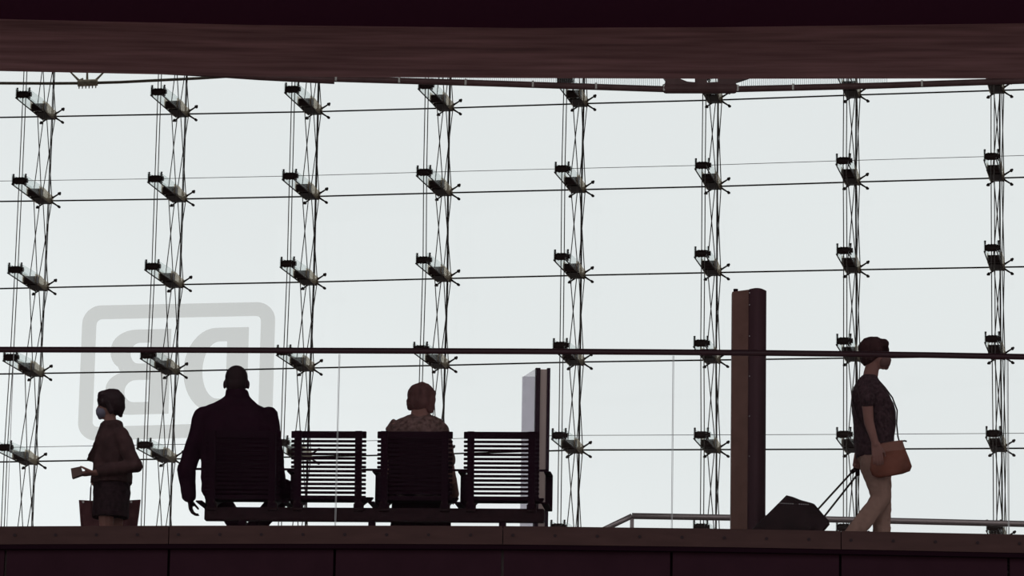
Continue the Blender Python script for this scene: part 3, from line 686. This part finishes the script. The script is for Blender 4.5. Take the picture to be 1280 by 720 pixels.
for nm, a, b in (('n', ankN, toeN), ('f', ankF, toeF)):
    d_ = (b-a); base = a+V((-0.035, 0, -0.035)) if nm == 'f' else a+V((-0.03, 0, -0.005))
    blob('shoe', [('c', base, b, 0.042, 0.034), ('c', a, base, 0.044, 0.042)], M['shoe'], wroot, 0.007, 3)
# short bobbed hair with a full back and a fringe
hp = [('e', hW(-0.014, 0, 0.036), (0.115, 0.094, 0.094), HR), ('e', hW(-0.052, 0, -0.015), (0.066, 0.086, 0.078), HR), ('c', hW(0.05, -0.05, 0.068), hW(0.05, 0.05, 0.068), 0.044, 0.044), ('c', hW(0.012, -0.07, 0.02), hW(-0.03, -0.065, -0.05), 0.034, 0.022), ('c', hW(0.012, 0.07, 0.02), hW(-0.03, 0.065, -0.05), 0.034, 0.022), ('c', hW(-0.08, 0, -0.05), hW(-0.072, 0, -0.085), 0.028, 0.016)]
blob('hair', hp, M['hair_brown'], wroot, 0.007, 3, 0.006, 26)
blob('face_mask', [('e', hW(0.058, 0, -0.056), (0.062, 0.060, 0.050), HR), ('c', hW(0.075, 0, -0.02), hW(0.112, 0, -0.036), 0.022, 0.014), ('c', hW(0.112, 0, -0.036), hW(0.088, 0, -0.096), 0.014, 0.02), ('c', hW(0.04, -0.06, -0.03), hW(-0.004, -0.083, -0.005), 0.004, 0.004), ('c', hW(0.04, 0.06, -0.03), hW(-0.004, 0.083, -0.005), 0.004, 0.004)], M['mask_brown'], wroot, 0.006, 3)
for sl in (-1, 1): MB().ball(hW(0.076, sl*0.033, 0.006), 0.0125).build('eye', M['eye'], wroot, True)

# handbag held at her hip
YH = YW-0.248
hb = thing('handbag', 'brown leather shoulder bag held at the hip of the walking woman', 'handbag', at(1115, 575, YH))
pol = [(1094, 555), (1104, 553.5), (1118, 551.5), (1127.5, 550.5), (1132, 562), (1136.5, 573), (1140, 583), (1137.5, 589), (1128, 592.5), (1112, 595.5), (1098, 597.5), (1090, 594), (1087, 586), (1089, 572)]
mb = MB(); cen = at(1112, 575, YH)
def infl(poly, Y0, th, n=6):
    rings = []
    for i in range(n+1):
        t_ = i/n*2-1; s_ = (1-abs(t_)**3.0*0.16); rings.append([at(1113+(x-1113)*s_, 576+(y-576)*s_, Y0+t_*th) for x, y in poly])
    return rings
mb.rings(infl(pol, YH, 0.045)); mb.build('bag_body', M['leather'], hb, True)
mb = MB(); mb.rings(infl([(1093.5, 556), (1104, 553.5), (1118, 551.2), (1128, 550), (1131, 560), (1118, 560.5), (1105, 562.5), (1092, 565)], YH, 0.05)); mb.build('flap_band', M['leather_band'], hb)
mb = MB(); mb.tube([at(1127, 551.5, YH), at(1131, 551, YH), at(1133.5, 551.8, YH)], 0.006, 6); mb.build('zip_pull', M['bolt'], hb)
mb = MB(); mb.tube([at(1124, 552, YH+0.01), at(1122.3, 545, YH+0.03), at(1120.8, 530, YH+0.1), W(1121.5, 513, -0.09), W(1115.5, 497, 0.02), W(1106, 484, 0.08), W(1096, 473, 0.1), W(1088, 469.5, 0.1), W(1077, 474, 0.08), W(1067.5, 484, 0.0), W(1066, 500, -0.1), W(1072, 520, -0.178), W(1082, 540, -0.20), at(1097, 555, YH)], 0.0055, 6); mb.build('strap', M['bolt'], hb)

# trolley suitcase
YC = 28.5
sc_ = thing('suitcase', 'black soft trolley suitcase tilted and pulled behind the walking woman', 'suitcase', (at(985, 690, YC).x, YC, 0))
pol = [(983, 619), (991, 621), (1001, 625), (1014, 628.5), (1018, 630), (1029, 643), (1036.5, 651), (1037, 656), (1031, 663), (1012, 684), (1003, 688), (990, 686), (938, 672), (934, 668), (940, 661.5), (962, 640)]
mb = MB(); hw_ = 0.21; rings = []
for i, t_ in enumerate((-1, -0.93, -0.8, -0.4, 0, 0.4, 0.8, 0.93, 1)):
    s_ = 0.93 if abs(t_) == 1 else (0.975 if abs(t_) > 0.9 else 1.0); rings.append([at(986+(x-986)*s_, 655+(y-655)*s_, YC+t_*hw_) for x, y in pol])
mb.rings(rings); mb.build('case', M['luggage'], sc_)
mb = MB(); mb.rings([[at(x, y, YC-hw_+dy) for x, y in ((975, 640), (1008, 640), (1019, 655), (998, 676), (952, 668))] for dy in (-0.04, 0.02)]); mb.bevel(0.012); mb.build('front_pocket', M['luggage'], sc_)
mb = MB()
for i in range(14):
    if i in (7, 8): continue
    mb.ball(at(974.5+i*2.75, 629+0.12*i, YC-hw_-0.012), 0.004, u=6, v=5)
mb.build('zip', M['speck'], sc_)
hnd = W(1072, 584, 0.235)
for dy, a0, b0 in ((-0.07, (1023, 636), (1066, 589)), (0.07, (1030, 646), (1071, 594))):
    MB().tube([at(*a0, YC+dy), at(b0[0], b0[1], YW+0.235+dy*0.5)], 0.0075, 8).build('handle_rod', M['steel_dark'], sc_)
MB().tube([at(1065, 590, YW+0.19), hnd, at(1072, 594, YW+0.28)], 0.017, 8).build('grip', M['luggage'], sc_)
for dy in (-0.16, 0.16):
    p = at(1000, 690, YC+dy); MB().cyl(V((p.x, p.y-0.015, 0.038)), V((p.x, p.y+0.015, 0.038)), 0.038, seg=18).build('wheel', M['bolt'], sc_)

# ---------------- girl walking left, further back
YG = 30.9
def G(x, y, dy=0.0): return at(x, y, YG+dy)
PG = 30.9/4900*1.01
Fg = V((-1, 0.12, 0)).normalized(); Lg = Z.cross(Fg)
gl = G(138, 745); gr = thing('person', 'young woman in dark jacket and skirt with pale face mask, holding a wallet', 'person', (gl.x, YG, 0))
gc = G(137.5, 506)
GP, hG, GR = head_prims(gc, Fg + V((0, 0, -0.10)), s=0.97)
GT = [(529, 129, 147, .06), (533, 125.5, 153.5, .115), (540, 123, 160, .155), (548, 120, 165, .18), (558, 118, 168, .185), (570, 117, 168, .175), (582, 117, 166, .165), (594, 116.5, 164.5, .19), (605, 116, 165, .215)]
X1 = V((1, 0, 0)); Y1 = V((0, 1, 0))
def gring(inset, rows): return [ring(G((a+b)/2, y), X1, (b-a)/2*PG-inset, Y1, w_-inset) for y, a, b, w_ in rows]
ge, gw = G(169, 582, -0.20), G(118, 591, -0.205)
ge2, gw2 = G(140, 580, 0.19), G(119, 592, 0.19)
gh = [G(132, 610, -0.08), G(133, 668, -0.085), G(131, 726, -0.09)]; gh2 = [G(144, 610, 0.08), G(145, 668, 0.085), G(150, 724, 0.09)]
gb = GP + [('c', G(139, 532), G(137, 520), 0.052, 0.048), ('r', gring(0.015, GT)), ('c', G(150, 542, -0.15), ge, 0.044, 0.035), ('c', ge, gw, 0.036, 0.025),
  ('c', G(145, 542, 0.15), ge2, 0.044, 0.035), ('c', ge2, gw2, 0.036, 0.025)]
for h_, kn, an in (gh, gh2):
    to = an + V((-0.15, 0, 0)); to.z = 0.035; he = an + V((0.02, 0, 0)); he.z = 0.045
    gb += [('c', h_, kn, 0.078, 0.052), ('c', kn, an, 0.05, 0.033), ('c', an, he, 0.034, 0.034), ('c', he, to, 0.034, 0.026)]
gb += hand_prims(gw, V((-1, 0.0, -0.12)), V((0, 0.25, 1)), V((0, -1, 0.25)), 0.55, 1.0)
gb += hand_prims(gw2, V((-0.3, 0, -1)), V((0.8, -0.3, 0)), V((-0.2, -1, -0.2)), 1.9, 0.9)
blob('body', gb, M['skin_pale'], gr, 0.0065, 3)
jk = [('r', gring(-0.004, GT)), ('c', G(150, 543, -0.145), ge, 0.066, 0.058), ('c', ge, G(126, 588.5, -0.203), 0.060, 0.046), ('c', G(145, 543, 0.145), ge2, 0.064, 0.056), ('c', ge2, G(124, 589, 0.19), 0.054, 0.046),
      ('p', [G(128, 533, -0.10), G(119, 547, -0.13), G(106.5, 575, -0.10), G(110, 577, -0.09), G(118, 574, -0.06), G(130, 560, -0.06)], V((0.012, 0.06, 0))),
      ('c', G(133, 534, -0.02), G(146, 533.5, -0.02), 0.058, 0.060), ('c', G(118, 592, -0.1), G(115, 602, -0.1), 0.022, 0.015)]
blob('jacket', jk, M['jacket'], gr, 0.0085, 3, 0.010, 10)
blob('skirt', [('r', gring(0, [(596, 118, 163, .185), (608, 117, 163, .20), (625, 116.5, 162, .205), (640, 115.5, 161, .205), (647.5, 115, 160, .20)]))], M['skirt'], gr, 0.008, 3, 0.006, 14)
blob('hair', [('e', hG(-0.012, 0, 0.036), (0.113, 0.092, 0.094), GR), ('e', hG(-0.055, 0, -0.005), (0.068, 0.084, 0.085), GR), ('c', hG(0.045, -0.045, 0.075), hG(0.045, 0.045, 0.075), 0.043, 0.043), ('c', hG(0.07, -0.03, 0.06), hG(0.045, -0.075, 0.0), 0.026, 0.018), ('c', hG(-0.075, 0, -0.06), hG(-0.085, 0, -0.098), 0.036, 0.014), ('c', hG(0.01, -0.076, 0.01), hG(-0.02, -0.07, -0.07), 0.03, 0.02), ('c', hG(0.01, 0.076, 0.01), hG(-0.02, 0.07, -0.07), 0.03, 0.02)], M['hair_black'], gr, 0.007, 3, 0.006, 26)
blob('face_mask', [('e', hG(0.058, 0, -0.056), (0.062, 0.060, 0.052), GR), ('c', hG(0.075, 0, -0.02), hG(0.108, 0, -0.034), 0.022, 0.014), ('c', hG(0.108, 0, -0.034), hG(0.088, 0, -0.096), 0.015, 0.02), ('c', hG(0.04, -0.06, -0.03), hG(-0.004, -0.083, -0.005), 0.004, 0.004)], M['mask'], gr, 0.006, 3)
for sl in (-1, 1): MB().ball(hG(0.074, sl*0.033, 0.006), 0.0125).build('eye', M['eye'], gr, True)
for h_, kn, an in (gh, gh2):
    to = an + V((-0.15, 0, 0)); to.z = 0.040; he = an + V((0.03, 0, 0)); he.z = 0.046
    blob('shoe', [('c', he, to, 0.043, 0.033), ('c', an + V((0, 0, -0.02)), he, 0.042, 0.044)], M['shoe'], gr, 0.007, 3)
mb = MB(); mb.prism([G(88.5, 585.5, -0.245), G(100.5, 583, -0.245), G(103, 593, -0.245), G(90, 597.5, -0.245)], (0, 0.085, 0)); mb.bevel(0.006)
tag(mb.build('wallet', M['phone']), 'small brown wallet held out in the hand of the girl at left', 'wallet')

# tote bag hanging on her far side
YT = YG+0.36
tb = thing('tote_bag', 'large dark brown tote bag hanging behind the skirt of the girl', 'tote bag', (G(137, 700).x, YT, 0.02))
tp = [(98.5, 625), (137, 627), (176, 624.5), (174, 642), (171.5, 660), (168, 697), (106, 699), (101, 660)]
mb = MB(); rings = []
for t_ in (-1, -0.8, 0, 0.8, 1):
    s_ = 0.95 if abs(t_) == 1 else 1.0; rings.append([at(137+(x-137)*s_, 655+(y-655)*(1 if y < 630 else s_), YT+t_*0.075*(1.0 if y > 640 else 0.7)) for x, y in tp])
mb.rings(rings); mb.build('bag_body', M['tote'], tb)
for dy in (-0.055, 0.055):
    h_ = gw2 + V((-0.025, 0.0, -0.06))
    MB().tube([at(112.5, 640, YT+dy*1.25), at(112.8, 627, YT+dy*1.2), at(113.5, 610, YT+dy*0.5-0.10), h_, at(128, 612, YT+dy*0.5-0.02), at(150, 625, YT+dy*1.2), at(151, 640, YT+dy*1.25)], 0.0065, 6).build('strap', M['tote'], tb)
mb = MB()
for x in (104, 164): mb.cyl(at(x, 627.5, YT-0.06), at(x, 627.5, YT-0.075), 0.009, seg=10)
mb.build('stud', M['speck'], tb)

# ---------------- seated man, from behind
def sit(px_, dy): 
    p = at(px_, 600, 28.4); lx = (p-BO).dot(UB); return lx
mx = sit(299, 0)
mroot = thing('person', 'man in a black coat sitting on the leftmost seat with his back turned', 'person', bl(mx, 0.35, 0))
YM = 28.58
def Q(x, y, dy=0.0): return at(x, y, YM+dy)
PM = 28.58/4900*1.01
mc = Q(295.7, 479, 0.06)
MP, hM, MR = head_prims(mc, V((0.04, 1, -0.05)), s=1.10)
MT = [(494, 283, 310, .07, .05), (500, 276, 316, .09, .045), (505, 265, 322, .105, .04), (510, 252, 333, .118, .03), (516, 247, 340, .128, .02), (530, 247, 345, .14, .01), (550, 249, 345, .145, .0), (575, 251, 345, .15, 0.0), (600, 251, 345, .155, 0.01), (614, 251, 344, .16, .03), (622, 256, 340, .15, .05)]
def mring(inset, rows): return [ring(Q((a+b)/2, y, o_), X1, (b-a)/2*PM-inset, Y1, d_-inset) for y, a, b, d_, o_ in rows]
eL, wL = Q(233, 588, 0.03), Q(236.5, 622, 0.08)
eR, wR = Q(346, 590, 0.06), Q(351, 617, 0.30)
kz = 0.54
mh = [(Q(276, 604, 0.07), bl(mx-0.28, 0.50, kz), bl(mx+0.04, 0.70, 0.10)), (Q(318, 604, 0.07), bl(mx+0.275, 0.50, kz), bl(mx-0.09, 0.56, 0.10))]
mbp = MP + [('c', Q(296, 500, 0.03), Q(296, 484, 0.04), 0.070, 0.066), ('r', mring(0.02, MT)), ('c', Q(252, 519), eL, 0.055, 0.045), ('c', eL, wL, 0.045, 0.030), ('c', Q(338, 519), eR, 0.055, 0.045), ('c', eR, wR, 0.045, 0.030)]
for h_, k_, a_ in mh:
    t_ = a_ + NB*0.17; t_.z = 0.035; e_ = a_ - NB*0.03; e_.z = 0.045
    mbp += [('c', h_, k_, 0.095, 0.068), ('c', k_, a_, 0.062, 0.042), ('c', a_, e_, 0.04, 0.04), ('c', e_, t_, 0.038, 0.032)]
mbp += hand_prims(wL, V((0.16, 0.2, -1)), V((1, 0.2, 0.2)), V((0.1, 1, 0.2)), 0.7, 0.98, 0.02)
mbp += hand_prims(wR, V((-0.1, 1, -0.25)), V((0, -0.2, -1)), V((-1, 0, 0)), 0.5, 1.05)
blob('body', mbp, M['skin_dark'], mroot, 0.0065, 3)
ct = [('r', mring(0, MT)), ('c', Q(255, 521), eL, 0.082, 0.066), ('c', eL, Q(236.5, 619, 0.075), 0.072, 0.056), ('c', Q(335, 521), eR, 0.082, 0.064), ('c', eR, Q(350.5, 612, 0.24), 0.064, 0.050),
      ('r', [ring(Q(296.3, y, 0.04), X1, a, Y1, a*0.95) for y, a in ((487, .082), (491, .087), (497, .090), (503, .090))])]
blob('coat', ct, M['black_coat'], mroot, 0.008, 4, 0.007, 10)
blob('trousers', [('c', h_, k_, 0.108, 0.080) for h_, k_, a_ in mh] + [('c', k_, a_, 0.078, 0.066) for h_, k_, a_ in mh] + [('c', mh[0][0], mh[1][0], 0.11, 0.11)], M['black_coat'], mroot, 0.008, 3, 0.005, 10)
for h_, k_, a_ in mh:
    t_ = a_ + NB*0.18; t_.z = 0.042; e_ = a_ - NB*0.035; e_.z = 0.048
    blob('shoe', [('c', e_, t_, 0.047, 0.039), ('c', a_, e_, 0.05, 0.047)], M['shoe'], mroot, 0.007, 3)
blob('hair', [('e', hM(-0.016, 0, 0.034), (0.107, 0.085, 0.092), MR), ('e', hM(-0.04, 0, -0.01), (0.074, 0.079, 0.080), MR)], M['hair_black'], mroot, 0.007, 3)

# ---------------- seated woman, from behind
sx_ = sit(521, 0)
sroot = thing('person', 'woman with bobbed brown hair and ruffled blouse sitting with her back turned', 'person', bl(sx_, 0.35, 0))
YQ = 28.50
def K(x, y, dy=0.0): return at(x, y, YQ+dy)
kc = K(527.5, 500.5, 0.06)
KP, hK, KR = head_prims(kc, V((0.55, 0.85, -0.16)), s=0.97)
KT = [(519, 510, 543, .07, .05), (524, 498, 552, .095, .04), (531, 489, 558, .115, .03), (540, 485, 560, .13, .02), (560, 486, 560, .14, .01), (590, 488, 558, .14, .0), (610, 484, 562, .155, .03), (621, 486, 560, .15, .06)]
def kring(inset, rows): return [ring(K((a+b)/2, y, o_), X1, (b-a)/2*PM-inset, Y1, d_-inset) for y, a, b, d_, o_ in rows]
eK, wK = K(564, 600, 0.12), K(569, 617, 0.34)
eJ, wJ = K(482, 598, 0.12), K(496, 612, 0.36)
kh = [(K(503, 602, 0.09), bl(sx_-0.13, 0.50, 0.53), bl(sx_-0.13, 0.50, 0.10)), (K(542, 602, 0.09), bl(sx_+0.13, 0.50, 0.53), bl(sx_+0.12, 0.53, 0.10))]
kb = KP + [('c', K(525.5, 523, 0.03), K(526.5, 508, 0.05), 0.078, 0.070), ('r', kring(0.015, KT)), ('c', K(552, 536), eK, 0.048, 0.042), ('c', eK, wK, 0.044, 0.030), ('c', K(493, 536), eJ, 0.048, 0.040), ('c', eJ, wJ, 0.040, 0.028)]
for h_, k_, a_ in kh:
    t_ = a_ + NB*0.15; t_.z = 0.035; e_ = a_ - NB*0.03; e_.z = 0.045
    kb += [('c', h_, k_, 0.09, 0.062), ('c', k_, a_, 0.056, 0.038), ('c', a_, e_, 0.037, 0.037), ('c', e_, t_, 0.035, 0.028)]
kb += hand_prims(wK, V((-0.2, 1, -0.2)), V((0, -0.2, -1)), V((-1, 0, 0)), 0.5, 0.95)
kb += hand_prims(wJ, V((0.5, 1, -0.1)), V((0, -0.2, -1)), V((1, 0, 0)), 0.5, 0.95)
blob('body', kb, M['skin'], sroot, 0.0065, 3)
ruff = [('c', K(x, y, -0.06), K(x2, y2, -0.06), 0.011, 0.011) for x, y, x2, y2 in ((512, 525, 526, 530), (526, 530, 541, 525))]
sl_ = [('c', K(492 - 2.0*i, 527+2.6*i, 0.02), K(489 - 2.0*i, 531+2.6*i, 0.0), 0.020, 0.018) for i in range(3)] + [('c', K(550 + 2.4*i, 526+3.2*i, 0.02), K(553 + 2.2*i, 530+3.2*i, 0.0), 0.020, 0.018) for i in range(3)]
blob('blouse', [('r', kring(0, KT)), ('c', K(552, 538), K(560, 575, 0.06), 0.060, 0.058), ('c', K(493, 538), K(485, 575, 0.06), 0.060, 0.058)] + ruff + sl_, M['blouse'], sroot, 0.007, 3, 0.006, 14)
sk_ = [('c', h_, k_, 0.108, 0.082) for h_, k_, a_ in kh] + [('c', kh[0][0], kh[1][0], 0.11, 0.11)]
sk_ += [('r', [ring(bl(sx_-0.01, 0.50+o_, z_), UB, w_, NB, d_) for z_, w_, d_, o_ in ((0.60, .10, .05, -0.05), (0.56, .19, .09, -0.02), (0.48, .215, .10, 0), (0.36, .222, .10, 0.01), (0.24, .228, .10, 0.02), (0.20, .225, .098, 0.02))])]
sk_ += [('r', kring(-0.012, [q for q in [(548, 486, 560, .14, .005)] + KT[4:]]))]  # skirt carried up the torso to paint in the shade behind the slats
blob('skirt', sk_, M['skirt_and_shade'], sroot, 0.008, 3, 0.006, 10)
for h_, k_, a_ in kh:
    t_ = a_ + NB*0.16; t_.z = 0.04; e_ = a_ - NB*0.035; e_.z = 0.046
    blob('shoe', [('c', e_, t_, 0.044, 0.035), ('c', a_, e_, 0.045, 0.044)], M['shoe'], sroot, 0.007, 3)
hk = [('e', hK(-0.012, 0, 0.034), (0.113, 0.103, 0.096), KR), ('e', hK(-0.045, 0, -0.03), (0.078, 0.096, 0.070), KR), ('c', hK(0.0, 0.085, 0.0), hK(-0.02, 0.088, -0.055), 0.036, 0.026), ('c', hK(0.0, -0.085, 0.0), hK(-0.01, -0.088, -0.085), 0.036, 0.03), ('c', hK(0.04, -0.045, 0.062), hK(0.04, 0.045, 0.062), 0.040, 0.040)]
blob('hair', hk, M['hair_light'], sroot, 0.007, 3, 0.007, 22)
